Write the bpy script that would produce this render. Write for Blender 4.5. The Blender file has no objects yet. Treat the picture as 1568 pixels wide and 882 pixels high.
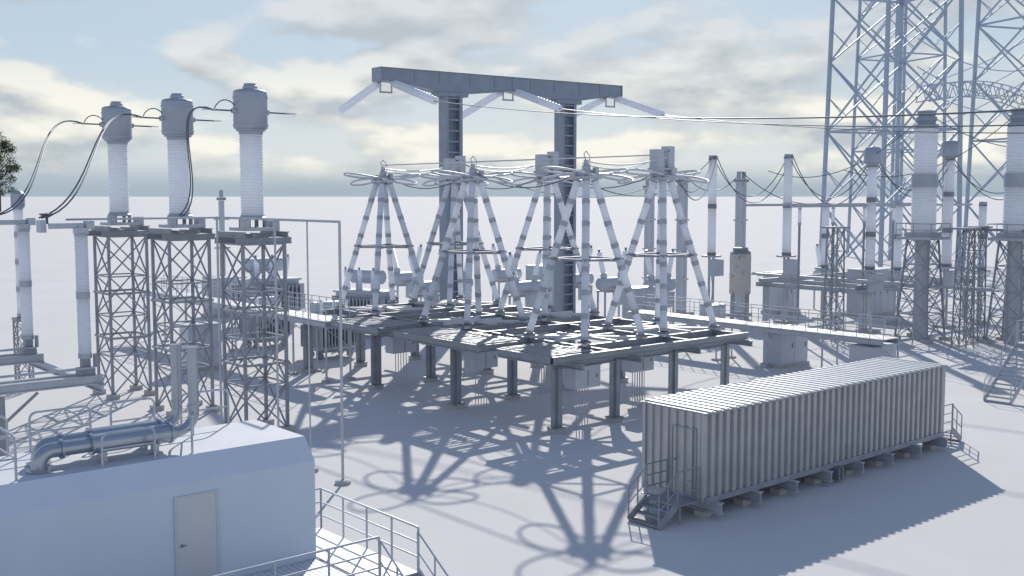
import bpy, math, random
from mathutils import Vector, Matrix
random.seed(7)
YAW=math.radians(40.4)
U1=Vector((math.cos(YAW),math.sin(YAW),0)); U2=Vector((-math.sin(YAW),math.cos(YAW),0))
scene=bpy.context.scene

# ---------------------------------------------------------------- materials
def mat(name,col,rough=.5,metal=0.0,var=.06,scale=3.0,transl=0.0,col2=None,thr=None,bump=0.0):
    m=bpy.data.materials.new(name); m.use_nodes=True
    nt=m.node_tree; N=nt.nodes; L=nt.links
    b=N['Principled BSDF']; out=N['Material Output']
    b.inputs['Roughness'].default_value=rough; b.inputs['Metallic'].default_value=metal
    tc=N.new('ShaderNodeTexCoord'); nz=N.new('ShaderNodeTexNoise')
    nz.inputs['Scale'].default_value=scale; nz.inputs['Detail'].default_value=5; nz.inputs['Roughness'].default_value=.65
    L.new(tc.outputs['Object'],nz.inputs['Vector'])
    r=N.new('ShaderNodeValToRGB')
    c1=[max(0,c*(1-var)) for c in col]; c2=[min(1,c*(1+var)) for c in (col if col2 is None else col2)]
    a,bb=(0.3,0.7) if thr is None else thr
    r.color_ramp.elements[0].position=a; r.color_ramp.elements[0].color=(*c1,1)
    r.color_ramp.elements[1].position=bb; r.color_ramp.elements[1].color=(*c2,1)
    L.new(nz.outputs['Fac'],r.inputs['Fac']); L.new(r.outputs['Color'],b.inputs['Base Color'])
    if bump:
        bp=N.new('ShaderNodeBump'); bp.inputs['Strength'].default_value=bump; bp.inputs['Distance'].default_value=.02
        L.new(nz.outputs['Fac'],bp.inputs['Height']); L.new(bp.outputs['Normal'],b.inputs['Normal'])
    if transl:
        t=N.new('ShaderNodeBsdfTranslucent'); t.inputs['Color'].default_value=(*col,1)
        mx=N.new('ShaderNodeMixShader'); mx.inputs[0].default_value=transl
        L.new(b.outputs[0],mx.inputs[1]); L.new(t.outputs[0],mx.inputs[2]); L.new(mx.outputs[0],out.inputs['Surface'])
    return m
STEEL=mat('galvanised_steel',(.46,.49,.54),.42,.3,.12,2.5)
STEELD=mat('weathered_steel',(.31,.33,.37),.5,.25,.15,2)
GANT=mat('gantry_paint',(.27,.32,.39),.5,.1,.1,1.2)
PORC=mat('porcelain',(.87,.90,.95),.3,0,.02,6,transl=.4)
JOINT=mat('cast_iron_flange',(.24,.26,.30),.45,.3,.15,5)
FLANGE=mat('insulator_flange',(.42,.45,.50),.45,.2,.12,5)
CAPM=mat('aluminium_head',(.36,.40,.47),.38,.4,.06,1.5)
WALL=mat('painted_wall_panel',(.57,.64,.74),.5,0,.03,.8)
ROOF=mat('roof_membrane',(.57,.59,.63),.75,0,.04,1.2)
DOOR=mat('door_paint',(.56,.57,.60),.4,.1,.03,1)
CONT=mat('corrugated_cladding',(.44,.44,.45),.42,.3,.10,1.2)
CROOF=mat('roof_sheet',(.70,.71,.73),.35,.2,.08,1.5)
PIPE=mat('stainless_duct',(.38,.42,.47),.28,.75,.06,3)
DECK=mat('deck_grating',(.64,.65,.67),.5,.15,.06,4)
GRATE=mat('bar_grating',(.36,.38,.41),.5,.3,.1,4)
WIRE=mat('aluminium_conductor',(.12,.14,.18),.5,.3,.1,4)
CABI=mat('cabinet_paint',(.50,.54,.60),.45,.1,.05,2)
TOWER=mat('hazed_tower_steel',(.36,.44,.54),.55,.1,.08,1)  # distance haze put into the base colour as a bluish tint
CONC=mat('concrete_footing',(.46,.45,.44),.85,0,.12,4,bump=.3)
RUST=mat('rusty_tank_paint',(.60,.58,.54),.7,0,.08,2.6,col2=(.34,.24,.18),thr=(.57,.65))
GROUND=mat('ground_surface',(.60,.585,.58),.95,0,.04,.12,bump=.15)
BARK=mat('bark',(.10,.08,.06),.9)
LEAF=mat('foliage',(.045,.07,.03),.8,0,.4,.5,transl=.2)

# ---------------------------------------------------------------- mesh builder
class MB:
    def __init__(s,name,O=(0,0,0),yaw=YAW):
        s.name=name;s.O=O;s.yaw=yaw;s.v=[];s.f=[];s.mi=[];s.sm=[];s.mats=[];s.cur=0
        s.use(STEEL)
    def use(s,m):
        if m not in s.mats: s.mats.append(m)
        s.cur=s.mats.index(m); return s
    def face(s,idx,smooth=False):
        s.f.append(idx); s.mi.append(s.cur); s.sm.append(smooth)
    def quad(s,a,b,c,d):
        n=len(s.v); s.v+=[tuple(a),tuple(b),tuple(c),tuple(d)]; s.face((n,n+1,n+2,n+3))
    def box(s,c,d):
        x,y,z=c;a,b,e=d[0]/2,d[1]/2,d[2]/2;n=len(s.v)
        s.v+=[(x-a,y-b,z-e),(x+a,y-b,z-e),(x+a,y+b,z-e),(x-a,y+b,z-e),(x-a,y-b,z+e),(x+a,y-b,z+e),(x+a,y+b,z+e),(x-a,y+b,z+e)]
        for q in ((0,3,2,1),(4,5,6,7),(0,1,5,4),(1,2,6,5),(2,3,7,6),(3,0,4,7)): s.face(tuple(n+i for i in q))
    def bb(s,x0,x1,y0,y1,z0,z1): s.box(((x0+x1)/2,(y0+y1)/2,(z0+z1)/2),(x1-x0,y1-y0,z1-z0))
    def fr(s,p,q):
        d=(Vector(q)-Vector(p)); L=d.length; d=d/L if L else Vector((0,0,1))
        h=Vector((0,0,1)) if abs(d.z)<.95 else Vector((1,0,0))
        x=h.cross(d).normalized(); y=d.cross(x)
        return d,x,y
    def beam(s,p,q,w,h=None):
        h=h or w; p=Vector(p);q=Vector(q); d,x,y=s.fr(p,q); n=len(s.v)
        for o in (p,q):
            for sx,sy in ((-1,-1),(1,-1),(1,1),(-1,1)): s.v.append(tuple(o+x*sx*w/2+y*sy*h/2))
        for i in range(4): j=(i+1)%4; s.face((n+i,n+j,n+4+j,n+4+i))
        s.face((n+3,n+2,n+1,n)); s.face((n+4,n+5,n+6,n+7))
    def ibeam(s,p,q,w,h):
        d,x,y=s.fr(p,q); t=.04;p=Vector(p);q=Vector(q)
        s.beam(p+y*(h/2-t/2),q+y*(h/2-t/2),w,t); s.beam(p-y*(h/2-t/2),q-y*(h/2-t/2),w,t); s.beam(p,q,.05,h-2*t-.002)
    def lathe(s,prof,p,q=None,n=16,caps=True):
        p=Vector(p); d,x,y=s.fr(p,q if q is not None else p+Vector((0,0,1)))
        base=len(s.v)
        for r,h in prof:
            for i in range(n):
                a=2*math.pi*i/n; s.v.append(tuple(p+d*h+x*r*math.cos(a)+y*r*math.sin(a)))
        for k in range(len(prof)-1):
            for i in range(n):
                j=(i+1)%n; s.face((base+k*n+i,base+k*n+j,base+(k+1)*n+j,base+(k+1)*n+i),True)
        if caps:
            for k,rev in ((0,True),(len(prof)-1,False)):
                r,h=prof[k]
                if r<1e-4: continue
                m=len(s.v)
                for i in range(n):
                    a=2*math.pi*i/n; s.v.append(tuple(p+d*h+x*r*math.cos(a)+y*r*math.sin(a)))
                idx=tuple(range(m,m+n)); s.face(idx[::-1] if rev else idx)
    def cyl(s,p,q,r,r2=None,n=10):
        L=(Vector(q)-Vector(p)).length; s.lathe([(r,0),(r if r2 is None else r2,L)],p,q,n)
    def tube(s,pts,r,n=6,closed=False):
        pts=[Vector(p) for p in pts]; m=len(pts); base=len(s.v)
        for i,p in enumerate(pts):
            if closed: d=pts[(i+1)%m]-pts[i-1]
            else: d=pts[min(i+1,m-1)]-pts[max(i-1,0)]
            d.normalize(); h=Vector((0,0,1)) if abs(d.z)<.9 else Vector((.3,1,0)).normalized()
            x=h.cross(d).normalized(); y=d.cross(x)
            if i:
                x=(px-d*px.dot(d)).normalized(); y=d.cross(x)
            px=x
            for k in range(n):
                a=2*math.pi*k/n; s.v.append(tuple(p+x*r*math.cos(a)+y*r*math.sin(a)))
        for i in range(m if closed else m-1):
            for k in range(n):
                j=(k+1)%n;i2=(i+1)%m; s.face((base+i*n+k,base+i*n+j,base+i2*n+j,base+i2*n+k),True)
        if not closed:
            s.face(tuple(base+k for k in range(n))[::-1]); s.face(tuple(base+(m-1)*n+k for k in range(n)))
    def sag(s,p,q,sg,r,n=18):
        p=Vector(p);q=Vector(q)
        s.tube([p.lerp(q,i/n)-Vector((0,0,4*sg*(i/n)*(1-i/n))) for i in range(n+1)],r,5)
    def insul(s,p,q,r,sheds,n=14,depth=.08):
        L=(Vector(q)-Vector(p)).length; d=L/sheds; pr=[]
        for i in range(sheds):
            h=i*d; pr+=[(r*(1-depth),h),(r,h+d*.3),(r*.99,h+d*.55),(r*(1-depth),h+d*.8)]
        pr.append((r*(1-depth),L)); s.use(PORC); s.lathe(pr,p,q,n)
    def stack(s,p,q,r,segs,sheds=7,n=10,jl=.16,fm=None):
        p=Vector(p);q=Vector(q);d=(q-p);L=d.length;d/=L; seg=L/segs
        for i in range(segs):
            a=p+d*(i*seg);b=p+d*((i+1)*seg)
            s.use(fm or FLANGE); s.cyl(a,a+d*jl,r*1.04,n=n); s.cyl(b-d*jl*.6,b,r*1.04,n=n)
            s.insul(a+d*jl,b-d*jl*.6,r,sheds,n)
        s.use(STEEL)
    def lattice(s,c,w0,w1,z0,z1,seg,lw,bw,hor=True):
        cx,cy=c
        def C(k,t):
            w=(w0+(w1-w0)*t)/2; sx,sy=((-1,-1),(1,-1),(1,1),(-1,1))[k%4]
            return Vector((cx+sx*w,cy+sy*w,z0+(z1-z0)*t))
        for k in range(4):
            s.beam(C(k,0),C(k,1),lw)
            for i in range(seg):
                t0,t1=i/seg,(i+1)/seg
                s.beam(C(k,t0),C(k+1,t1),bw); s.beam(C(k+1,t0),C(k,t1),bw*.98,bw*.94)
                if hor: s.beam(C(k,t1),C(k+1,t1),bw*1.05)
    def rail(s,pts,h=1.1,sp=1.3,r=.024,mid=(.5,)):
        pts=[Vector(p) for p in pts]
        for a,b in zip(pts,pts[1:]):
            L=(b-a).length; n=max(1,round(L/sp))
            for f in (1.0,)+tuple(mid): s.cyl(a+Vector((0,0,h*f)),b+Vector((0,0,h*f)),r if f==1 else r*.8,n=6)
            for i in range(n+1):
                p=a.lerp(b,i/n); s.cyl(p,p+Vector((0,0,h)),r,n=6)
    def hoop(s,p,q,h,r=.028):
        p=Vector(p);q=Vector(q);d=(q-p).normalized();z=Vector((0,0,1));c=.16;pts=[p]
        for i in range(6):
            t=i/5*math.pi/2; pts.append(p+z*(h-c)+d*c*(1-math.cos(t))+z*c*math.sin(t))
        for i in range(6):
            t=(1-i/5)*math.pi/2; pts.append(q+z*(h-c)-d*c*(1-math.cos(t))+z*c*math.sin(t))
        pts.append(q); s.tube(pts,r,8); s.cyl(p+z*h*.5,q+z*h*.5,r*.8,n=6)
    def stairs(s,top,dirv,wv,n,run=.26,rise=.18,rails=True):
        top=Vector(top);dirv=Vector(dirv);wv=Vector(wv)
        end=top+dirv*run*n-Vector((0,0,rise*n))
        for sg in (-1,1):
            s.beam(top+wv*sg,end+wv*sg,.05,.22)
            if rails:
                s.cyl(top+wv*sg+Vector((0,0,1.0)),end+wv*sg+Vector((0,0,1.0)),.024,n=6)
                s.cyl(top+wv*sg+Vector((0,0,.5)),end+wv*sg+Vector((0,0,.5)),.018,n=6)
                for t in (0,.5,1):
                    p=top.lerp(end,t)+wv*sg; s.cyl(p,p+Vector((0,0,1.0)),.024,n=6)
        for i in range(n):
            c=top+dirv*run*(i+.5)-Vector((0,0,rise*(i+1)))
            s.beam(c-wv*.97,c+wv*.97,.25,.04)
    def done(s,parent=None):
        me=bpy.data.meshes.new(s.name+'_mesh'); me.from_pydata(s.v,[],s.f)
        for m in s.mats: me.materials.append(m)
        me.polygons.foreach_set('material_index',s.mi); me.polygons.foreach_set('use_smooth',s.sm); me.update()
        if any(s.sm): me.set_sharp_from_angle(angle=math.radians(38))
        o=bpy.data.objects.new(s.name,me); scene.collection.objects.link(o)
        o.location=(s.O[0],s.O[1],s.O[2] if len(s.O)>2 else 0); o.rotation_euler=(0,0,s.yaw)
        return o
def copyobj(o,name,loc,yaw=None):
    c=bpy.data.objects.new(name,o.data); scene.collection.objects.link(c)
    c.location=loc; c.rotation_euler=(0,0,o.rotation_euler.z if yaw is None else yaw); return c
V=Vector

# ---------------------------------------------------------------- ground
g=MB('ground',yaw=0); g.use(GROUND); S=15000; g.quad((-S,-S,0),(S,-S,0),(S,S,0),(-S,S,0)); g.done()

# ---------------------------------------------------------------- current transformers on lattice stands
def current_transformer(name,O):
    m=MB(name,O); w=1.9
    m.use(STEELD); m.lattice((0,0),w,w,.15,8.0,4,.12,.06)
    for z in (3.0,5.2):
        for k in (-1,1): m.beam((-w/2-.1,k*(w/2+.06),z),(w/2+.1,k*(w/2+.06),z),.1); m.beam((k*(w/2+.06),-w/2-.1,z),(k*(w/2+.06),w/2+.1,z),.1)
    m.use(CONC)
    for sx in (-1,1):
        for sy in (-1,1): m.box((sx*w/2,sy*w/2,.08),(.5,.5,.3))
    m.use(STEELD)
    for y in (-.98,.98): m.ibeam((-1.25,y,8.14),(1.25,y,8.14),.16,.26)
    for x in (-.98,.98): m.ibeam((x,-1.2,8.4),(x,1.2,8.4),.16,.24)
    for x in (-.45,.45): m.beam((x,-1.0,8.36),(x,1.0,8.36),.14,.14)
    m.use(STEEL); m.box((0,0,8.62),(1.45,1.45,.14)); m.box((.95,0,8.7),(.35,.5,.5)); m.box((-.6,-.5,8.85),(.3,.3,.35))
    m.use(JOINT)
    for sx in (-1,1):
        for sy in (-1,1): m.cyl((sx*.36,sy*.36,8.69),(sx*.36,sy*.36,9.0),.09,n=8)
    m.use(CAPM); m.lathe([(.56,0),(.56,.1),(.5,.14),(.5,.2)],(0,0,9.0),n=24)
    m.insul((0,0,9.2),(0,0,12.55),.48,26,28,.07)
    m.use(CAPM)
    m.lathe([(.47,0),(.50,.02),(.50,.12),(.60,.14),(.60,.2),(.68,.24),(.70,.28),(.70,1.68),(.685,1.76),(.62,1.82),(.45,1.86),(.30,1.88),(.30,2.0),(.26,2.02),(.24,2.1),(0,2.12)],(0,0,12.55),n=32)
    for z in (12.9,14.05): m.lathe([(.70,0),(.725,.0),(.725,.06),(.70,.06)],(0,0,z),n=32,caps=False)
    m.use(WIRE); m.cyl((-1.75,0,13.5),(-.7,0,13.5),.035,n=8); m.cyl((.7,0,13.5),(1.8,0,13.5),.035,n=8)
    m.use(STEEL)
    for x in (-1.85,1.85): m.box((x,0,13.5),(.5,.22,.03))
    for x in (-.72,.72): m.cyl((x*.9,0,13.5),(x*1.15,0,13.5),.12,n=10)
    return m.done()
CTP=[(-10.9,45.5),(-15.3,49.9),(-19.6,54.1)]
ct=current_transformer('current_transformer',(*CTP[0],0))
copyobj(ct,'current_transformer.001',(*CTP[1],0)); copyobj(ct,'current_transformer.002',(*CTP[2],0))

# ---------------------------------------------------------------- disconnector (left)
K=V((-15.6,40,0))
m=MB('disconnector_switch',tuple(K))
m.use(STEEL)
for y in (0,7.0,): m.ibeam((-9,y,3.15),(.3,y,3.15),.25,.34); m.ibeam((-9,y+.9,3.15),(.3,y+.9,3.15),.2,.3)
for x in (-8.5,-4.4,.15): m.ibeam((x,-.4,2.85),(x,8.3,2.85),.22,.28)
for x in (-6.8,-3.0):
    for y in (1.2,6.2):
        m.use(STEELD); m.cyl((x,y,0),(x,y,2.72),.14); m.beam((x,y,1.6),(x+1.3,y,2.7),.09)
for y in (0.4,7.4):
    m.use(STEEL); m.cyl((-7.6,y-.35,3.6),(0,y-.35,3.6),.05)
    for x in (-7.6,-4.0,-.2):
        m.use(STEELD); m.box((x,y,3.45),(.55,.55,.26)); m.box((x,y,3.75),(.3,.3,.4)); m.box((x+.3,y-.2,3.85),(.12,.12,.5))
        m.stack((x,y,3.95),(x,y,8.6),.24,2,16,14)
        m.use(STEEL); m.box((x,y,8.72),(.45,.4,.22)); m.cyl((x,y,8.8),(x,y,8.95),.15)
    m.use(STEEL); m.beam((-7.6,y,8.9),(-4.9,y,8.9),.14,.2); m.beam((-1.35,y,8.9),(.1,y,8.9),.14,.2)
    m.box((-1.6,y,8.9),(.2,.5,.45)); m.box((.1,y,8.92),(.3,.35,.3))
    m.use(WIRE); m.cyl((-1.4,y,8.98),(-1.4,y,9.3),.05); m.lathe([(.05,0),(.25,.12),(.27,.16),(.05,.18)],(-1.4,y,9.2))
    m.use(STEEL)
m.done()
m=MB('post_insulator',(-27.0,54.5,0))
for x,y in ((0,0),(1.9,-.5)):
    m.use(STEELD); m.lattice((x,y),.7,.7,0,3.6,4,.06,.04); m.box((x,y,3.7),(.8,.8,.15))
    m.stack((x,y,3.8),(x,y,9.4),.24,4,9,12); m.use(CAPM); m.lathe([(.3,0),(.34,.1),(.34,.7),(.2,.85),(0,.9)],(x,y,9.4))
m.done()
m=MB('conductor_cable',yaw=0); m.use(WIRE)
def arc(m,p,q,up,drop,r,n=20):
    p=V(p);q=V(q);c1=p+V(up);c2=q+V(drop);pts=[]
    for i in range(n+1):
        t=i/n; pts.append(p*(1-t)**3+c1*3*t*(1-t)**2+c2*3*t*t*(1-t)+q*t**3)
    m.tube(pts,r,6)
tgt=[(CTP[2][0]+4.2,CTP[2][1]-5.0,8.9),(-17.0,39.1,9.2),(-21.2,44.6,9.2)]
for (x,y),t in zip(CTP,tgt):
    for off in (0,.28):
        p=V((x,y,13.5))-U1*(1.6-off*.3)+U2*off
        arc(m,p,V(t)+U2*off,(-2.2,-1.0,.9),(2.0,1.0,.4+off),.03)
    arc(m,V((x,y,13.55))-U1*1.6,V((x,y,13.55))-U1*.6,(.2,0,.5),(-.2,0,.5),.025,8)
m.done()

# ---------------------------------------------------------------- pipe frame mast
m=MB('pipe_frame_mast',(-5.9,37.0,0)); m.use(STEEL)
m.cyl((0,0,.1),(0,0,9.15),.05,n=8); m.cyl((0,0,9.12),(0,9.5,9.12),.045,n=8); m.cyl((0,9.5,0),(0,9.5,9.15),.05,n=8)
m.cyl((0,4.6,0),(0,4.6,9.1),.045,n=8); m.cyl((0,9.5,9.12),(-6,9.5,9.12),.04,n=8); m.cyl((0,2.2,0),(0,2.2,9.1),.03,n=6)
m.use(CONC); m.lathe([(.28,0),(.28,.1),(.2,.14)],(0,0,0)); m.box((0,4.6,.06),(.4,.4,.12)); m.box((0,9.5,.06),(.4,.4,.12)); m.box((0,2.2,.06),(.4,.4,.12))
m.done()

# ---------------------------------------------------------------- insulator pyramids on platform
R0=V((3.4,49.8,0)); ROWS=(0,8.37,16.7); PZ=3.5; H=1.85
def rloc(a,b): p=R0+U1*a+U2*b; return (p.x,p.y,0)
def pyramid(name,a,b,boxes):
    m=MB(name,rloc(a,b)); top=10.75
    for sx in (-1,1):
        for sy in (-1,1):
            f=V((sx*H,sy*H,PZ+.14)); t=V((sx*.27,sy*.27,top))
            m.use(JOINT); m.box((sx*H,sy*H,PZ+.09),(.42,.42,.1))
            m.stack(f,t,.175,7,5,10,.14)
    w=H+(.27-H)*.5; z=PZ+(top-PZ)*.5
    m.use(STEELD)
    for k in range(4):
        c=[(-w,-w),(w,-w),(w,w),(-w,w)]; p=c[k];q=c[(k+1)%4]; m.beam((*p,z),(*q,z),.1,.08)
        m.box((*p,z),(.36,.36,.12))
    m.beam((-w,-w,z-.1),(w,w,z-.1),.08); m.beam((-w,w,z-.1),(w,-w,z-.1),.07)
    m.use(STEEL); m.box((0,0,top+.08),(1.0,1.0,.14)); m.box((0,0,top+.3),(.7,.45,.3))
    m.lathe([(.2,0),(.2,.5),(.12,.6),(.12,.8)],(0,0,top+.1)); m.box((.32,-.3,top+.35),(.2,.2,.4)); m.box((-.35,.3,top+.3),(.25,.2,.3))
    m.use(DECK)
    for k in range(4):
        an=k*math.pi/2+math.radians(4.6); pts=[]
        for i in range(28):
            t=2*math.pi*i/28; x=.25+1.15*(1-math.cos(t)); y=.95*math.sin(t)*(0.75+.25*(1-math.cos(t))/2)
            pts.append((x*math.cos(an)-y*math.sin(an),x*math.sin(an)+y*math.cos(an),top+.25-.3*(x/2.3)**2*(1 if k%2 else -.7)))
        m.tube(pts,.055,8,True)
    m.use(STEEL)
    m.tube([(0,0,top+.8),(-.15,0,top+1.15),(.1,.1,top+1.3),(.3,.1,top+1.1),(.25,0,top+.5)],.025)
    if boxes:
        m.use(CABI); m.box((-.42,0,top+.95),(.5,.5,1.1)); m.box((.5,.1,top+1.0),(.42,.5,1.35)); m.use(STEEL); m.box((0,0,top+.55),(1.5,.6,.12))
    return m.done()
pa=pyramid('insulator_pyramid',0,0,False); pb=None
for ri,b in enumerate(ROWS):
    if ri: copyobj(pa,'insulator_pyramid.%03d'%(ri),rloc(0,b))
    if pb is None: pb=pyramid('insulator_pyramid.005',5.2,b,True)
    else: copyobj(pb,'insulator_pyramid.%03d'%(5+ri),rloc(5.2,b))
m=MB('busbar',tuple(R0)); m.use(DECK)
for b in ROWS:
    m.sag((0,b-.25,11.55),(5.2,b-.25,11.9),.25,.035); m.sag((0,b+.25,11.5),(5.2,b+.25,11.9),.4,.03)
m.cyl((0,0,11.75),(0,16.7,11.75),.035,n=6); m.cyl((5.2,0,12.0),(5.2,16.7,12.0),.035,n=6)
m.use(WIRE)
for x in (0,5.2):
    for b0,b1 in zip(ROWS,ROWS[1:]): m.sag((x,b0,11.3),(x,b1,11.3),.9,.025)
m.done()
m=MB('steel_support_platform',tuple(R0))
zb=PZ-.2
m.use(STEELD)
for b in ROWS:
    for db in (-3.7,-H,H): m.ibeam((-5.4 if db==-3.7 else -3,b+db,zb),(7.3,b+db,zb),.2,.32)
for a in (-H,3.35,7.05): m.ibeam((a,-3.7,zb-.02),(a,18.7,zb-.02),.16,.28)
m.use(DECK)
for b in ROWS:      # star-shaped carrier beams, feet stand on the rays
    for a in (0,5.2):
        for k in range(8):
            an=k*math.pi/4; diag=k%2; L_=(H*1.414+.25) if diag else H+.05
            p0=(a+.3*math.cos(an),b+.3*math.sin(an),PZ-.02); p1=(a+L_*math.cos(an),b+L_*math.sin(an),PZ-.02+ (0 if diag else -.01))
            m.beam(p0,p1,.22 if diag else .13,.13)
        m.lathe([(.42,0),(.42,.1),(.3,.13)],(a,b,PZ-.03),n=16)
for b0,b1 in ((-3.6,-.3),(1.0,7.6),(9.0,13.4)):
    m.use(STEELD); m.ibeam((-5.5,b0,zb),(-5.5,b1,zb),.22,.36); m.ibeam((-3,b0,zb),(-3,b1,zb),.2,.34)
    for b in (b0+.12,b1-.12): m.ibeam((-5.4,b,zb-.02),(-3,b,zb-.02),.2,.3)
    m.use(GRATE); n=int((b1-b0)/.30)
    for i in range(n):
        y=b0+(i+.5)*(b1-b0)/n; m.bb(-5.45,-2.95,y-.05,y+.05,PZ-.015,PZ+.02)
m.use(STEELD)
for b in (-2.6,4.4,11.2,18.2):
    for a in (-4.2,-.7,3.2,7.0):
        m.beam((a-.16,b,.25),(a-.16,b,3.12),.06,.3); m.beam((a+.16,b,.25),(a+.16,b,3.12),.06,.3); m.beam((a,b,.25),(a,b,3.12),.27,.05)
        m.box((a,b,.22),(.6,.6,.05)); m.ibeam((a,b-1.6,3.0-.02),(a,b+1.6,3.0-.02),.18,.26)
    m.ibeam((-4.4,b,2.85),(7.2,b,2.85),.2,.3)
m.use(CONC)
for b in (-2.6,4.4,11.2,18.2):
    for a in (-4.2,-.7,3.2,7.0): m.box((a,b,.08),(.55,.55,.2))
m.done()
m=MB('control_cabinet',rloc(-2.5,-2.4))
m.use(CABI); m.bb(-.75,.75,-.35,.35,1.75,2.68); m.bb(-.79,.79,-.39,.39,2.68,2.72); m.use(JOINT); m.box((0,-.36,2.2),(.02,.02,.7)); m.box((.55,-.37,2.25),(.05,.03,.16))
m.use(STEEL)
for i in range(5): m.cyl((-.35+i*.17,0,0),(-.35+i*.17,0,1.75),.022,n=6)
cab=m.done()
n=1
for a,b in ((-2.5,4.6),(-2.5,11.4),(2.6,-.9),(4.8,1.0),(1.6,4.6),(5.0,8.0),(1.4,11.4),(6,15)):
    copyobj(cab,'control_cabinet.%03d'%n,rloc(a,b)); n+=1

# ---------------------------------------------------------------- gantry portal
GY=math.atan2(13,17.9)
m=MB('gantry_portal',(-9.2,76,0),GY); m.use(GANT)
pr=[(-.2,17.95,18.85),(1.0,17.95,18.85),(4.6,17.45,18.85),(7.2,17.45,18.85),(11,17.85,18.85),(15.0,17.45,18.85),(17.5,17.45,18.85),(20.8,17.95,18.85),(21.9,17.95,18.85)]
for y in (-.55,.55):
    for (x0,b0,t0),(x1,b1,t1) in zip(pr,pr[1:]):
        n0=len(m.v); o=.04
        m.v+=[(x0,y-o,b0),(x1,y-o,b1),(x1,y-o,t1),(x0,y-o,t0),(x0,y+o,b0),(x1,y+o,b1),(x1,y+o,t1),(x0,y+o,t0)]
        for q in ((0,1,2,3),(7,6,5,4),(0,4,5,1),(3,2,6,7)): m.face(tuple(n0+i for i in q))
for (x0,b0,t0),(x1,b1,t1) in zip(pr,pr[1:]):
    m.quad((x0,-.7,t0+.01),(x1,-.7,t1+.01),(x1,.7,t1+.01),(x0,.7,t0+.01)); m.quad((x0,.65,b0-.01),(x1,.65,b1-.01),(x1,-.65,b1-.01),(x0,-.65,b0-.01))
m.box((-.2,0,18.4),(.1,1.3,.96)); m.box((21.9,0,18.4),(.1,1.3,.96))
for x in (2.5,4.6,7.2,9.4,11,12.7,15,17.5,19.6): m.box((x,0,18.4),(.08,1.26,.86))
for cx in (5.8,16.5):
    for x in (-.6,.6): m.bb(cx+x-.06,cx+x+.06,-.5,.5,.3,17.45); m.bb(cx+x-.13,cx+x+.13,-.56,-.5,.3,17.4)
    m.bb(cx-.54,cx+.54,-.05,.05,.3,17.4)
    for i in range(22): m.bb(cx-.54,cx+.54,-.49,-.42,.6+i*.78,.72+i*.78)
    m.box((cx,0,17.3),(2.4,1.25,.3))
    m.use(CONC); m.box((cx,0,.15),(2.2,2,.4)); m.use(GANT)
m.use(STEEL)
att=[]
R=Matrix.Rotation(GY,3,'Z')
u2l=R.inverted()@U2
for ax in (.5,11.0,21.2):
    for x in (-.45,.45): m.cyl((ax+x,0,17.9),(ax+x,0,17.2),.06,n=6)
    m.cyl((ax-.5,0,17.2),(ax+.5,0,17.2),.07,n=6)
    for sg in (-1,1):
        st=V((ax+.35*(-sg),0,17.95)); en=st+u2l*sg*5.4+V((0,0,-1.7))
        m.insul(st.lerp(en,.06),en,.28,16,12,.4); m.use(STEEL); m.cyl(st,st.lerp(en,.07),.06,n=6)
        att.append((sg,V((-9.2,76,0))+R@en))
m.done()
m=MB('overhead_power_line',yaw=0); m.use(WIRE)
for sg,p in att:
    if sg<0:
        for o in (-.2,.2):
            q=p-U2*60+V((0,0,-2.2)); m.sag(p+U1*o,q+U1*o,1.6,.026,30)
m.done()

# ---------------------------------------------------------------- control building (bottom-left)
F=V((-4.94,26.6,0))
m=MB('control_building',tuple(F)); Lb=15; W=3.3
prof=[(0,.5),(0,3.4),(.32,3.98),(W-.32,3.98),(W,3.4),(W,.5)]
m.use(WALL)
def ring(x,ins): return [(x-(0 if z<3.5 else ins),y,z) for y,z in prof]
A=ring(0,.1); B=ring(-Lb,-.1)
for i in range(5):
    m.use(ROOF if i==2 else WALL)
    m.quad(B[i],A[i],A[i+1],B[i+1])
m.use(WALL)
n0=len(m.v); m.v+=A; m.face(tuple(range(n0,n0+6))); n0=len(m.v); m.v+=B; m.face(tuple(range(n0,n0+6))[::-1])
m.use(CONC); m.bb(-Lb+.2,-.2,.2,W-.2,0,.5)
m.use(CABI); m.bb(-3.68,-3.6,-.03,.05,.95,3.08); m.bb(-2.66,-2.58,-.03,.05,.95,3.08); m.bb(-3.68,-2.58,-.032,.05,3.08,3.13)
m.use(DOOR); m.bb(-3.6,-2.66,-.02,.02,.95,3.08); m.use(JOINT); m.bb(-3.54,-3.50,-.06,-.02,1.93,2.0); m.bb(-3.54,-3.42,-.07,-.055,1.95,1.98)
m.done()
m=MB('exhaust_duct',tuple(F))
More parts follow.
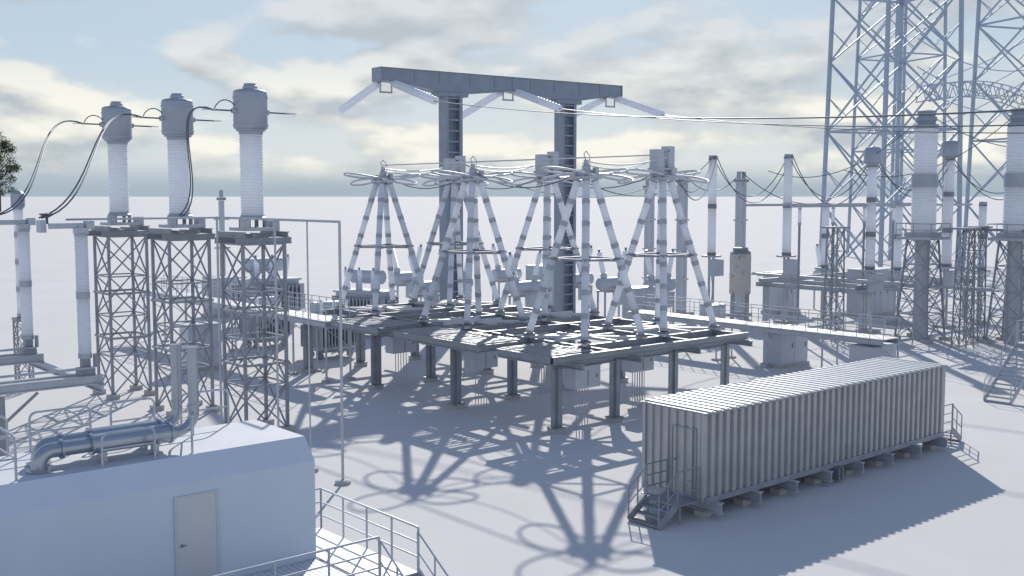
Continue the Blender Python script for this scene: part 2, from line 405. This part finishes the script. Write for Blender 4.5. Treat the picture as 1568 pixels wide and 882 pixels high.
for y,xv in ((.95,-2.72),(1.62,-2.85)):
    m.use(PIPE)
    x0=-5.9 if y<1 else -5.7
    z=4.42
    pts=[(x0-.4,y,3.98),(x0-.4,y,4.1)]+[(x0-.4+.3*(1-math.cos(t)),y,4.12+.3*math.sin(t)) for t in [i*math.pi/12 for i in range(7)]]+[(-3.2,y,z)]
    m.tube(pts,.17,18)
    m.cyl((x0+.75,y,z),(-3.35,y,z),.22,n=24); m.cyl((x0+.7,y,z),(x0+.76,y,z),.25,n=24); m.cyl((-3.36,y,z),(-3.3,y,z),.25,n=24)
    m.cyl((x0+.05,y,z),(x0+.11,y,z),.22,n=24); m.cyl((x0-.4,y,3.985),(x0-.4,y,4.03),.27,n=24)
    pts=[(-3.3,y,z)]+[(xv-.42+.42*math.sin(t),y,z+.42-.42*math.cos(t)) for t in [i*math.pi/12 for i in range(7)]]+[(xv,y,6.4)]
    m.tube(pts,.125,16); m.cyl((xv,y,5.0),(xv,y,5.05),.15,n=16); m.cyl((xv,y,6.35),(xv,y,6.42),.14,n=16)
    m.use(STEEL)
    for x in (x0+1.0,-3.7): m.bb(x-.04,x+.04,y-.16,y+.16,3.985,4.24)
m.done()
m=MB('roof_guardrail',tuple(F)); m.use(STEEL)
for x0,x1,y in ((-4.0,-2.9,2.9),(-2.2,-.9,2.9),(-5.9,-4.5,2.9),(-8.0,-6.4,2.9),(-9.8,-8.3,2.9)): m.hoop((x0,y,3.98),(x1,y,3.98),.95)
m.hoop((-6.9,.5,3.98),(-6.9,2.4,3.98),.95); m.hoop((-9.5,.5,3.98),(-6.9,.5,3.98),.95)
m.hoop((-5.1,.45,3.98),(-3.9,.45,3.98),.75); m.hoop((-3.0,.45,3.98),(-2.2,2.2,3.98),.85)
m.done()
m=MB('access_walkway',tuple(F)); m.use(DECK)
DZ=.9
y=-2.5
while y<2.1: m.bb(.06,1.36,y,y+.13,DZ-.04,DZ); y+=.15
x=-12
while x<.0: m.bb(x,x+.13,-2.5,-.06,DZ-.042,DZ-.002); x+=.15
m.use(STEEL)
m.ibeam((1.38,-2.5,DZ-.16),(1.38,2.1,DZ-.16),.1,.2); m.ibeam((-12,-2.52,DZ-.16),(1.38,-2.52,DZ-.16),.1,.2); m.ibeam((.03,-2.4,DZ-.16),(.03,2.1,DZ-.16),.08,.2)
for x in (1.3,-1.5,-4.5,-7.5,-10.5): m.cyl((x,-2.45,0),(x,-2.45,DZ-.2),.06,n=8)
m.cyl((1.3,2,0),(1.3,2,DZ-.2),.06,n=8)
m.rail([(1.38,2.1,DZ),(1.38,-2.5,DZ)],1.1,1.15,.028,(.33,.66))
m.rail([(-12,-2.5,DZ),(.25,-2.5,DZ)],1.1,1.3,.028,(.33,.66))
m.rail([(.04,2.1,DZ),(1.38,2.1,DZ)],1.1,1.3,.028,(.33,.66))
m.stairs((.82,-2.5,DZ),(0,-1,0),(.54,0,0),5,.28,.18)
m.done()

# ---------------------------------------------------------------- corrugated container building
A0=V((5.92,32.8,0))
m=MB('container_building',tuple(A0)); CL=14.6; CW=2.45; zb=.55; zt=3.35
m.use(CONT)
def corr(p,d,L,nrm,z0,z1,pitch,dep):
    p=V(p);d=V(d);nrm=V(nrm);n=round(L/pitch);pp=L/n;pts=[]
    for i in range(n):
        for f,o in ((0,0),(.42,0),(.5,1),(.92,1)): pts.append(p+d*(i+f)*pp+nrm*o*dep)
    pts.append(p+d*L)
    b=len(m.v)
    for q in pts: m.v.append((q.x,q.y,z0)); m.v.append((q.x,q.y,z1))
    for i in range(len(pts)-1): m.face((b+2*i,b+2*i+2,b+2*i+3,b+2*i+1))
corr((.06,0,0),(1,0,0),CL-.12,(0,-1,0),zb+.12,zt-.03,.36,.10)
corr((CL-.06,CW,0),(-1,0,0),CL-.12,(0,1,0),zb+.12,zt-.03,.36,.10)
corr((0,CW-.06,0),(0,-1,0),CW-.12,(-1,0,0),zb+.12,zt-.03,.33,.07)
corr((CL,.06,0),(0,1,0),CW-.12,(1,0,0),zb+.12,zt-.03,.33,.07)
for x in (.0,CL):
    for y in (0,CW): m.box((x,y,(zb+zt)/2),(.13,.13,zt-zb-.01))
m.use(STEELD); m.beam((0,-.05,zb+.05),(CL,-.05,zb+.05),.16,.18); m.beam((0,CW+.05,zb+.05),(CL,CW+.05,zb+.05),.16,.18)
m.beam((0,0,zb+.045),(0,CW,zb+.045),.14,.15); m.beam((CL,0,zb+.045),(CL,CW,zb+.045),.14,.15); m.bb(.05,CL-.05,.05,CW-.05,zb,zb+.1)
m.use(STEELD); m.bb(-.05,CL+.05,-.05,CW+.05,zt-.04,zt)
m.use(CROOF); n=38
for i in range(n):
    x=(i+.5)*CL/n; m.bb(x-.09,x+.09,-.14,CW+.14,zt+.002,zt+.05)
m.use(STEELD); m.bb(-.1,CL+.1,-.12,-.055,zt-.06,zt+.001); m.bb(-.1,CL+.1,CW+.055,CW+.12,zt-.06,zt+.001)
for i in range(8):
    x=.35+i*(CL-.7)/7
    m.use(STEEL); m.ibeam((x,-.45,.36),(x,CW+.35,.36),.22,.36); m.use(CONC); m.bb(x-.2,x+.2,.1,.5,0,.18); m.bb(x-.2,x+.2,CW-.4,CW,0,.18)
m.use(JOINT); m.bb(6.9,7.0,-.35,.05,.1,.55); m.bb(7.1,7.2,-.35,.05,.1,.55)
m.use(STEELD)
for a in ((-.10,-.05,.22,.25,zb+.15,zb+2.25),(-.10,-.05,1.2,1.23,zb+.15,zb+2.25),(-.102,-.05,.22,1.23,zb+2.22,zb+2.25),(-.14,-.07,1.05,1.12,zb+1.15,zb+1.2)): m.bb(*a)
for s_,x0 in ((-1,-.08),(1,CL+.08)):
    y0,y1=(.1,1.4); x1=x0+s_*1.0
    m.bb(min(x0,x1),max(x0,x1),y0,y1,zb,zb+.05)
    for y in (y0,y1): m.rail([(x0+s_*.05,y,zb+.05),(x1,y,zb+.05)],1.05,1,.024,(.33,.66))
    for y in (y0,y1): m.cyl((x1-s_*.1,y,0),(x1-s_*.1,y,zb),.035,n=6)
    m.stairs((x1,(y0+y1)/2,zb+.05),(s_,0,0),(0,.62,0),3,.27,.18)
m.done()

# ---------------------------------------------------------------- cable trestle walkways
def trestle(name,P,L,z,w,sp=3.4):
    m=MB(name,P); m.use(DECK); m.bb(-w/2,w/2,-L,0,z-.05,z)
    m.use(STEEL); m.ibeam((-w/2,-L,z-.2),(-w/2,0,z-.2),.1,.26); m.ibeam((w/2,-L,z-.2),(w/2,0,z-.2),.1,.26)
    m.rail([(-w/2,0,z),(-w/2,-L,z)],1.05,.8,.024); m.rail([(w/2,0,z),(w/2,-L,z)],1.05,.8,.024)
    n=round(L/sp)
    for i in range(n+1):
        y=-L*i/n
        for x in (-w/2,w/2): m.use(STEEL); m.cyl((x,y,.1),(x,y,z-.3),.06,n=6); m.use(CONC); m.box((x,y,.06),(.4,.4,.12)); m.use(STEEL)
        m.beam((-w/2,y,z-.35),(w/2,y,z-.35),.1); m.beam((-w/2,y,z-.4),(w/2,y,z-1.5),.04)
    return m.done()
trestle('cable_trestle',(8.2,71.5,0),18.6,2.4,1.5)
trestle('cable_trestle.001',(-25.6,77,0),25,3.3,1.5)

# ---------------------------------------------------------------- transformers
def transformer(name,P,s=1.0,yaw=YAW):
    m=MB(name,P,yaw)
    def b(*a): m.bb(*[q*s for q in a])
    m.use(CABI); b(-1.4,1.4,-.7,.7,.55,2.3); b(-1.5,1.5,-.8,.8,2.3,2.4)
    m.use(STEEL)
    for sy in (-1,1):
        for i in range(12):
            x=-1.25+i*.227; y0,y1=(.72,1.15) if sy>0 else (-1.15,-.72); b(x-.03,x+.03,y0,y1,.75,2.1)
        for z in (.85,2.0): m.cyl(V((-1.35,sy*.95,z))*s,V((1.35,sy*.95,z))*s,.07*s,n=8)
    for i in range(5):
        y=-.6+i*.3; b(-1.75,-1.42,y-.03,y+.03,.75,2.1); b(1.42,1.75,y-.03,y+.03,.75,2.1)
    m.use(STEELD); b(-1.3,1.3,-.62,-.5,.38,.55); b(-1.3,1.3,.5,.62,.38,.55)
    for x in (-1.05,1.05):
        for y in (-.56,.56): m.cyl(V((x,y-.08,.2))*s,V((x,y+.08,.2))*s,.2*s,n=14); b(x-.07,x+.07,y-.11,y+.11,.2,.4)
    m.use(CABI); m.lathe([(.0,0),(.3*s,.02),(.38*s,.08*s),(.38*s,2.0*s),(.3*s,2.06*s),(0,2.08*s)],V((-1.1,.35,3.1))*s,V((1.1,.35,3.1))*s,18)
    for x in (-.7,.6): b(x-.05,x+.05,.2,.5,2.4,2.85)
    for x in (-.8,0,.8):
        m.insul(V((x,-.35,2.42))*s,V((x*1.15,-.45,3.5))*s,.13*s,9,10,.3); m.use(JOINT); m.cyl(V((x*1.15,-.45,3.5))*s,V((x*1.15,-.45,3.65))*s,.05*s,n=6)
    return m.done()
transformer('power_transformer',(-11.3,66.8,0),1.0)
transformer('power_transformer.001',(-16.4,71.6,0),.95)
transformer('power_transformer.002',(-10.6,77.5,0),1.35,math.radians(-30))
transformer('power_transformer.003',(-19.0,84,0),1.5)
def breaker(name,P,yaw=YAW):
    m=MB(name,P,yaw); m.use(STEEL)
    for x in (-1.2,1.2):
        for y in (-.4,.4): m.beam((x,y,0),(x,y,2.4),.12)
    m.beam((-1.3,-.4,2.45),(1.3,-.4,2.45),.14); m.beam((-1.3,.4,2.45),(1.3,.4,2.45),.14)
    m.use(CABI); m.lathe([(0,0),(.4,.03),(.5,.12),(.5,2.9),(.4,3.0),(0,3.02)],(-1.5,0,3.05),(1.5,0,3.05),18)
    m.box((0,-.75,2.0),(.9,.5,1.2))
    for x,sx in ((-.9,-1),(.9,1)):
        m.use(CABI); m.cyl((x,0,3.4),(x+sx*.12,0,3.9),.26,n=14); m.insul((x+sx*.12,0,3.9),(x+sx*.6,0,5.6),.22,14,14,.25)
        m.use(JOINT); m.cyl((x+sx*.6,0,5.6),(x+sx*.65,0,5.85),.1)
    return m.done()
br=breaker('circuit_breaker',(-4.5,86,0))
for i,(x,y) in enumerate(((1.0,82),(5.5,90),(-9,92),(11.5,84),(-.5,96),(28,96),(8.0,86),(-6.5,82))): copyobj(br,'circuit_breaker.%03d'%(i+1),(x,y,0))

# ---------------------------------------------------------------- tall post insulators, right
def post(name,P,top,zb,r,segs,cap=False,box=True):
    m=MB(name,(*P,0))
    m.use(STEEL); m.beam((-.25,0,0),(-.25,0,zb-.1),.14); m.beam((.25,0,0),(.25,0,zb-.1),.14); m.beam((-.25,0,.4),(.25,0,zb*.5),.05); m.beam((.25,0,zb*.5),(-.25,0,zb-.3),.05)
    m.box((0,0,zb-.03),(1.1,1.1,.14))
    if box: m.use(CABI); m.box((0,-.5,zb-.9),(1.1,.6,1.3))
    m.stack((0,0,zb+.05),(0,0,top-(1.4 if cap else .15)),r,segs,int(9*6/segs),14,.22,JOINT)
    m.use(CAPM)
    if cap: m.lathe([(r,0),(r*1.1,.1),(r*1.75,.25),(r*1.8,1.1),(r*1.4,1.35),(r*.5,1.4),(0,1.5)],(0,0,top-1.45),n=18)
    else: m.box((0,0,top-.05),(.5,.4,.2))
    m.use(CONC); m.box((0,0,.1),(1.3,1.3,.2))
    return m.done()
post('post_insulator.001',(15.7,85),13.1,5.3,.34,2)
post('post_insulator.002',(21.6,85),13.2,5.3,.36,2)
post('post_insulator.003',(26.2,79),13.6,4.6,.36,3,True)
post('post_insulator.004',(33.0,82),14.2,4.6,.38,3,True)
post('post_insulator.005',(30.0,84),9.5,4.2,.30,2,False,False)
post('post_insulator.006',(36.5,84),9.5,4.2,.30,2,False,False)
post('post_insulator.007',(25.2,87),9.4,4.2,.30,2,False,False)
post('post_insulator.008',(37.6,79),14.4,4.6,.38,3,True)
def column(name,P,top,w,two=True):
    m=MB(name,(*P,0)); m.use(CABI)
    for x in ((-w*.55,w*.55) if two else (0,)):
        m.cyl((x,0,0.2),(x,0,top-.9),w*.42,n=14); m.use(STEELD); m.box((x,0,top-.75),(w*1.0,w,.25)); m.use(CAPM); m.cyl((x,0,top-.6),(x,0,top),w*.3,n=12); m.use(CABI)
    for z in (3,5.5,8): m.box((0,0,z),(w*2.1,.5,.15))
    m.use(CONC); m.box((0,0,.1),(w*3,1.4,.25))
    return m.done()
column('surge_arrester',(19.0,90),12.0,.6); column('surge_arrester.001',(14.3,91),12.0,.6); column('surge_arrester.002',(11.8,93),11.5,.55)
column('surge_arrester.003',(-25.2,94),10.5,.6,False)

def bigbush(name,P):
    m=MB(name,(*P,0)); m.use(STEELD); m.lattice((0,0),2.4,1.5,.1,7.0,4,.11,.055)
    m.use(STEEL); m.cyl((0,0,0),(0,0,7),.5,n=16); m.box((0,0,7.1),(2.6,2.6,.2)); m.box((0,0,7.35),(1.8,1.8,.3))
    m.use(STEELD); m.rail([(-1.3,-1.3,7.2),(1.3,-1.3,7.2),(1.3,1.3,7.2),(-1.3,1.3,7.2),(-1.3,-1.3,7.2)],.9,1.2,.03)
    m.insul((0,0,7.5),(0,0,10.6),.85,16,24,.07); m.use(CAPM); m.lathe([(.83,0),(.88,.0),(.88,.9),(.83,.9)],(0,0,10.6),n=24)
    m.insul((0,0,11.5),(0,0,14.6),.80,16,24,.07); m.use(GANT); m.lathe([(.6,0),(.78,.02),(.78,.28),(.6,.3),(.6,.5),(.68,.52),(.68,.8),(.56,.82),(.56,1.0),(.62,1.02),(.62,1.2),(.3,1.26),(0,1.28)],(0,0,14.6),n=24)
    m.use(CONC)
    for sx in (-1,1):
        for sy in (-1,1): m.box((sx*1.2,sy*1.2,.1),(.6,.6,.25))
    return m.done()
bg=bigbush('high_voltage_bushing',(28.5,75)); copyobj(bg,'high_voltage_bushing.001',(34.0,73,0)); copyobj(bg,'high_voltage_bushing.002',(40.5,78,0))

m=MB('busbar_support_frame',(25.7,79,0)); m.use(STEEL)
for y in (0,8.5): m.ibeam((-1,y,3.3),(16,y,3.3),.25,.4)
for x in (0,4,8,12,15.5): m.ibeam((x,-.8,3.0),(x,9.5,3.0),.22,.34)
for x in (0,8,15.5):
    for y in (0,8.5): m.beam((x,y,.1),(x,y,2.85),.35,.35)
m.cyl((-9,0,9.3),(16,0,9.3),.09); m.cyl((-9,4,9.35),(16,4,9.35),.09)
m.cyl((-.5,-10,3.8),(-.5,9,3.8),.12); m.cyl((-1.2,-4,3.9),(-1.2,9,3.9),.1)
for x in range(-8,16,4): m.stack((x,0,8.0),(x,0,9.2),.12,1,8,10); m.use(STEELD); m.beam((x,0,3.4 if x>=0 else 0),(x,0,8),.12)
m.done()
m=MB('lattice_support',(36,70,0)); m.use(STEELD)
for x,y in ((0,0),(2.8,1.0),(-3.6,5),(0,6),(-8,12)): m.lattice((x,y),1.0,.8,0,7.8,5,.08,.04); m.box((x,y,7.85),(1.4,1.4,.12))
m.beam((0,0,7.7),(2.8,1,7.7),.14); m.beam((0,0,7.7),(0,6,7.7),.14); m.beam((-3.6,5,7.7),(0,6,7.7),.14)
m.done()
m=MB('metal_staircase',(26.2,54.0,0)); m.use(STEEL)
m.bb(-.2,4,-.8,.8,2.5,2.56); m.rail([(0,-.8,2.56),(4,-.8,2.56)],1.1,1,.03); m.rail([(0,.8,2.56),(4,.8,2.56)],1.1,1,.03)
for x in (0,1.4,2.8,4):
    for y in (-.75,.75): m.cyl((x,y,0),(x,y,2.5),.05,n=8)
m.stairs((-.2,0,2.56),(-1,0,0),(0,.65,0),14,.24,.18)
m.done()

m=MB('rusty_storage_tank',(18.2,86.0,0)); m.use(STEELD)
for a in range(4): m.beam((.8*math.cos(a*1.57),.8*math.sin(a*1.57),0),(.8*math.cos(a*1.57),.8*math.sin(a*1.57),2.4),.14)
m.use(RUST); m.lathe([(.8,0),(.84,.04),(.84,1.5),(.87,1.55),(.87,1.62),(.84,1.66),(.84,3.1),(.8,3.2)],(0,0,2.2),n=28)
m.use(JOINT); m.lathe([(.82,0),(.82,.12),(.6,.3),(.6,.5),(0,.55)],(0,0,5.4),n=20)
m.use(STEEL); m.cyl((1.0,0,2.3),(1.0,0,5.3),.05); m.done()
def cabinet(name,P,w,d,h,z0=.2):
    m=MB(name,(*P,0)); m.use(CABI); m.bb(-w/2,w/2,-d/2,d/2,z0,z0+h); m.use(STEEL); m.bb(-w/2-.05,w/2+.05,-d/2-.05,d/2+.05,z0+h,z0+h+.07)
    m.use(JOINT); k=max(2,int(w/.9))
    for i in range(1,k): m.bb(-w/2+i*w/k-.01,-w/2+i*w/k+.01,-d/2-.008,-d/2+.01,z0+.05,z0+h-.05)
    for i in range(k): m.bb(-w/2+(i+.8)*w/k,-w/2+(i+.8)*w/k+.04,-d/2-.04,-d/2,z0+h*.45,z0+h*.6)
    m.use(CONC); m.bb(-w/2-.1,w/2+.1,-d/2-.1,d/2+.1,0,z0)
    m.done()
cabs=[((16.2,63.5),2.6,1.3,2.0,.2),((19.6,58.2),2.4,1.4,1.7,.2),((23,92),3,1.6,3.2,.3),((30,90),4,2,3.6,.3),((14,75),1.5,1,2.2,.2),
      ((-18,62),2.0,1.2,2.4,.2),((-24,90),3,2,3,.2),((9.5,80),2.4,1.3,3,.2),((3,95),3,2,3.6,.3)]
for i,(p,w,d,h,z) in enumerate(cabs): cabinet('switchgear_cabinet'+('' if i==0 else '.%03d'%i),p,w,d,h,z)

m=MB('flexible_conductor',yaw=0); m.use(WIRE)
h=rloc(5.2,0); chain=[V((h[0],h[1],12.2)),V((15.7,85,13.1)),V((21.6,85,13.2)),V((26.2,79,12.9)),V((33,82,12.9)),V((41,84,12.5))]
for a,b,s_ in zip(chain,chain[1:],(2.4,3.2,3.2,2.5,2.5)):
    m.sag(a,b,s_,.035); m.sag(a+V((.3,0,0)),b+V((.3,0,0)),s_+.5,.035)
h=rloc(5.2,8.37); m.sag((h[0],h[1],12.2),(15.7,85,13.0),2.6,.035); h=rloc(5.2,16.7); m.sag((h[0],h[1],12.2),(14.3,91,12),2.2,.035)
m.sag((14.3,91,12),(19,90,12),1.6,.035); m.sag((19,90,12),(25.2,87,9.5),1,.035)
for p in ((28.5,75,15.7),(34.0,73,15.7)): m.sag(p,(p[0]-8,p[1]+12,12),2,.03); m.sag(p,(p[0]+15,p[1]+4,15),2,.03)
m.done()

# ---------------------------------------------------------------- lattice transmission towers
def tower(name,P,w0,w1,Ht,seg,yaw):
    m=MB(name,(*P,0),yaw); m.use(TOWER)
    zs=[0]
    for i in range(seg): zs.append(zs[-1]+1*(0.93**i))
    zs=[z/zs[-1]*Ht for z in zs]
    def C(k,z):
        w=(w0+(w1-w0)*z/Ht)/2; sx,sy=((-1,-1),(1,-1),(1,1),(-1,1))[k%4]; return V((sx*w,sy*w,z))
    for k in range(4):
        m.beam(C(k,0),C(k,Ht),.36)
        for i in range(seg):
            a,b=zs[i],zs[i+1]; p0,p1,q0,q1=C(k,a),C(k+1,a),C(k,b),C(k+1,b)
            m.beam(p0,q1,.17); m.beam(p1,q0,.165)
            if i%2: m.beam(q0,q1,.22)
            c=(p0+p1+q0+q1)/4
            m.beam((p0+q0)/2,(p0+c)/2,.08); m.beam((p1+q1)/2,(p1+c)/2,.08)
    for z in (Ht*.79,Ht*.95):
        for sg in (-1,1):
            tip=V((sg*13,0,z+.5))
            for k in (0,1,2,3):
                p=C(k,z)
                if p.x*sg>0: m.beam(p,tip,.16); m.beam(p+V((0,0,-2.2)),tip,.16)
    return m.done()
t=tower('lattice_transmission_tower',(41.8,120),10.4,8.6,56,8,math.radians(20))
copyobj(t,'lattice_transmission_tower.001',(66.5,140,0)); copyobj(t,'lattice_transmission_tower.002',(62,175,0))
m=MB('tower_conductor',yaw=0); m.use(TOWER)
for z in (22,24,27): m.sag((44,119,z),(66,138,z-1),1.5,.06); m.sag((48,122,z-4),(67,138,z+4),.5,.05)
m.done()
m=MB('lattice_crossbeam',(46,122.5,20.5),math.atan2(17,23)); m.use(TOWER)
f=lambda q:1.2*math.sin(q/24*math.pi)
for y in (-.8,.8):
    for z in (0,1.7): m.tube([(x,y,z+f(x)) for x in range(0,27,2)],.07,5)
    for i in range(13):
        x=i*2; m.beam((x,y,f(x)),(x+1,y,1.7+f(x+1)),.07); m.beam((x+1,y,1.7+f(x+1)),(x+2,y,f(x+2)),.07)
m.done()

def tree(name,P,Ht,seed):
    rnd=random.Random(seed); m=MB(name,(*P,0),rnd.random()*6); m.use(BARK)
    m.tube([(0,0,0),(.3,.2,Ht*.25),(-.3,.1,Ht*.5),(.2,0,Ht*.85)],Ht*.015,8)
    cl=[]
    for i in range(40):
        a=rnd.random()*6.28; zz=Ht*(.25+.71*rnd.random()); rr=Ht*.24*math.sin(min(1,(1.02-zz/Ht)*1.7+.15)*1.5)*rnd.uniform(.4,1)
        c=V((rr*math.cos(a),rr*math.sin(a),zz)); cl.append(c); m.cyl((0,0,zz*.75),c,Ht*.006,Ht*.002,5)
    m.use(LEAF)
    for c in cl:
        R_=Ht*rnd.uniform(.06,.11)
        for j in range(170):
            d=V((rnd.gauss(0,1),rnd.gauss(0,1),rnd.gauss(0,.8))).normalized()*R_*rnd.uniform(.3,1.05); p=c+d
            a=V((rnd.gauss(0,1),rnd.gauss(0,1),rnd.gauss(0,1))).normalized(); b=a.cross(V((rnd.gauss(0,1),rnd.gauss(0,1),rnd.gauss(0,1)))).normalized(); s_=Ht*.009*rnd.uniform(.6,1.4)
            m.quad(p-a*s_,p-b*s_*.6,p+a*s_,p+b*s_*.6)
    return m.done()
tree('tree',(-326,690),50,1); tree('tree.001',(-336,700),46,2)

# ---------------------------------------------------------------- sun + sky
EL=math.radians(28.6); AZ=math.radians(3.4)
sd=bpy.data.lights.new('sun','SUN'); sd.energy=4.6; sd.angle=math.radians(.6); sd.color=(1,.95,.87)
so=bpy.data.objects.new('sun',sd); scene.collection.objects.link(so)
dirv=V((math.sin(AZ)*math.cos(EL),math.cos(AZ)*math.cos(EL),math.sin(EL)))
so.rotation_euler=dirv.to_track_quat('Z','Y').to_euler()
w=bpy.data.worlds.new('World'); scene.world=w; w.use_nodes=True
nt=w.node_tree; N=nt.nodes; L=nt.links
bgd=N['Background']; bgd.inputs['Strength'].default_value=.1
sky=N.new('ShaderNodeTexSky'); sky.sky_type='NISHITA'; sky.sun_disc=False; sky.sun_elevation=EL; sky.sun_rotation=AZ
def node(t,**k):
    n=N.new(t)
    for a,b in k.items(): setattr(n,a,b)
    return n
def math_(op,a,b=None,c=None,clamp=False):
    n=node('ShaderNodeMath',operation=op,use_clamp=clamp)
    for i,x in enumerate((a,b,c)):
        if x is None: continue
        if isinstance(x,(int,float)): n.inputs[i].default_value=x
        else: L.new(x,n.inputs[i])
    return n.outputs[0]
def mixc(f,a,b):
    n=node('ShaderNodeMix',data_type='RGBA')
    for i,x in ((0,f),(6,a),(7,b)):
        if isinstance(x,(int,float)): n.inputs[i].default_value=x
        elif isinstance(x,tuple): n.inputs[i].default_value=(*x,1)
        else: L.new(x,n.inputs[i])
    return n.outputs[2]
def sstep(x,a,b):
    n=node('ShaderNodeMapRange',interpolation_type='SMOOTHSTEP'); L.new(x,n.inputs[0]); n.inputs[1].default_value=a; n.inputs[2].default_value=b; return n.outputs[0]
tc=node('ShaderNodeTexCoord'); sx=node('ShaderNodeSeparateXYZ'); L.new(tc.outputs['Generated'],sx.inputs[0]); Z=sx.outputs[2]
def noise(off,sc,det=7,ro=.55):
    mp=node('ShaderNodeMapping'); mp.inputs['Scale'].default_value=sc; mp.inputs['Location'].default_value=off
    L.new(tc.outputs['Generated'],mp.inputs[0]); nz=node('ShaderNodeTexNoise'); nz.inputs['Scale'].default_value=1; nz.inputs['Detail'].default_value=det; nz.inputs['Roughness'].default_value=ro
    L.new(mp.outputs[0],nz.inputs['Vector']); return nz.outputs['Fac']
sc=(8,8,21)
n1=noise((3.6,1.7,.4),sc,7,.48); n2=noise((3.6,1.7,.78),sc,7,.48)
big=noise((8.3,2.2,5.1),(3,3,8),3)
mask=sstep(math_('ADD',math_('MULTIPLY',n1,.7),math_('MULTIPLY',big,.3)),.43,.53)
light=math_('MULTIPLY_ADD',math_('SUBTRACT',n1,n2),5.0,.5,clamp=True)
low=sstep(Z,.15,.07)
blue=mixc(sstep(Z,.02,.15),(6.2,7.0,7.5),(4.9,6.2,7.5))
blue=mixc(sstep(Z,.17,.5),blue,(1.5,2.45,4.6))
skyc=mixc(.93,sky.outputs[0],blue)
bright=mixc(low,(7.2,7.6,7.9),(9.8,9.6,8.6))
cloud=mixc(light,(5.0,5.5,5.9),bright)
cm=math_('MULTIPLY',mask,math_('MULTIPLY_ADD',sstep(Z,.18,.45),-.75,.92))
c=mixc(cm,skyc,cloud)
c=mixc(sstep(Z,.036,.004),c,(4.0,4.9,5.6))
L.new(c,bgd.inputs['Color'])

# ---------------------------------------------------------------- camera
cd=bpy.data.cameras.new('camera'); cd.lens=38.0; cd.sensor_width=36; cd.clip_end=30000; cd.clip_start=.1
co=bpy.data.objects.new('camera',cd); scene.collection.objects.link(co)
co.location=(0,0,10); co.rotation_euler=(math.radians(90-4.87),0,0); scene.camera=co
scene.view_settings.view_transform='Standard'; scene.view_settings.look='None'; scene.view_settings.exposure=0
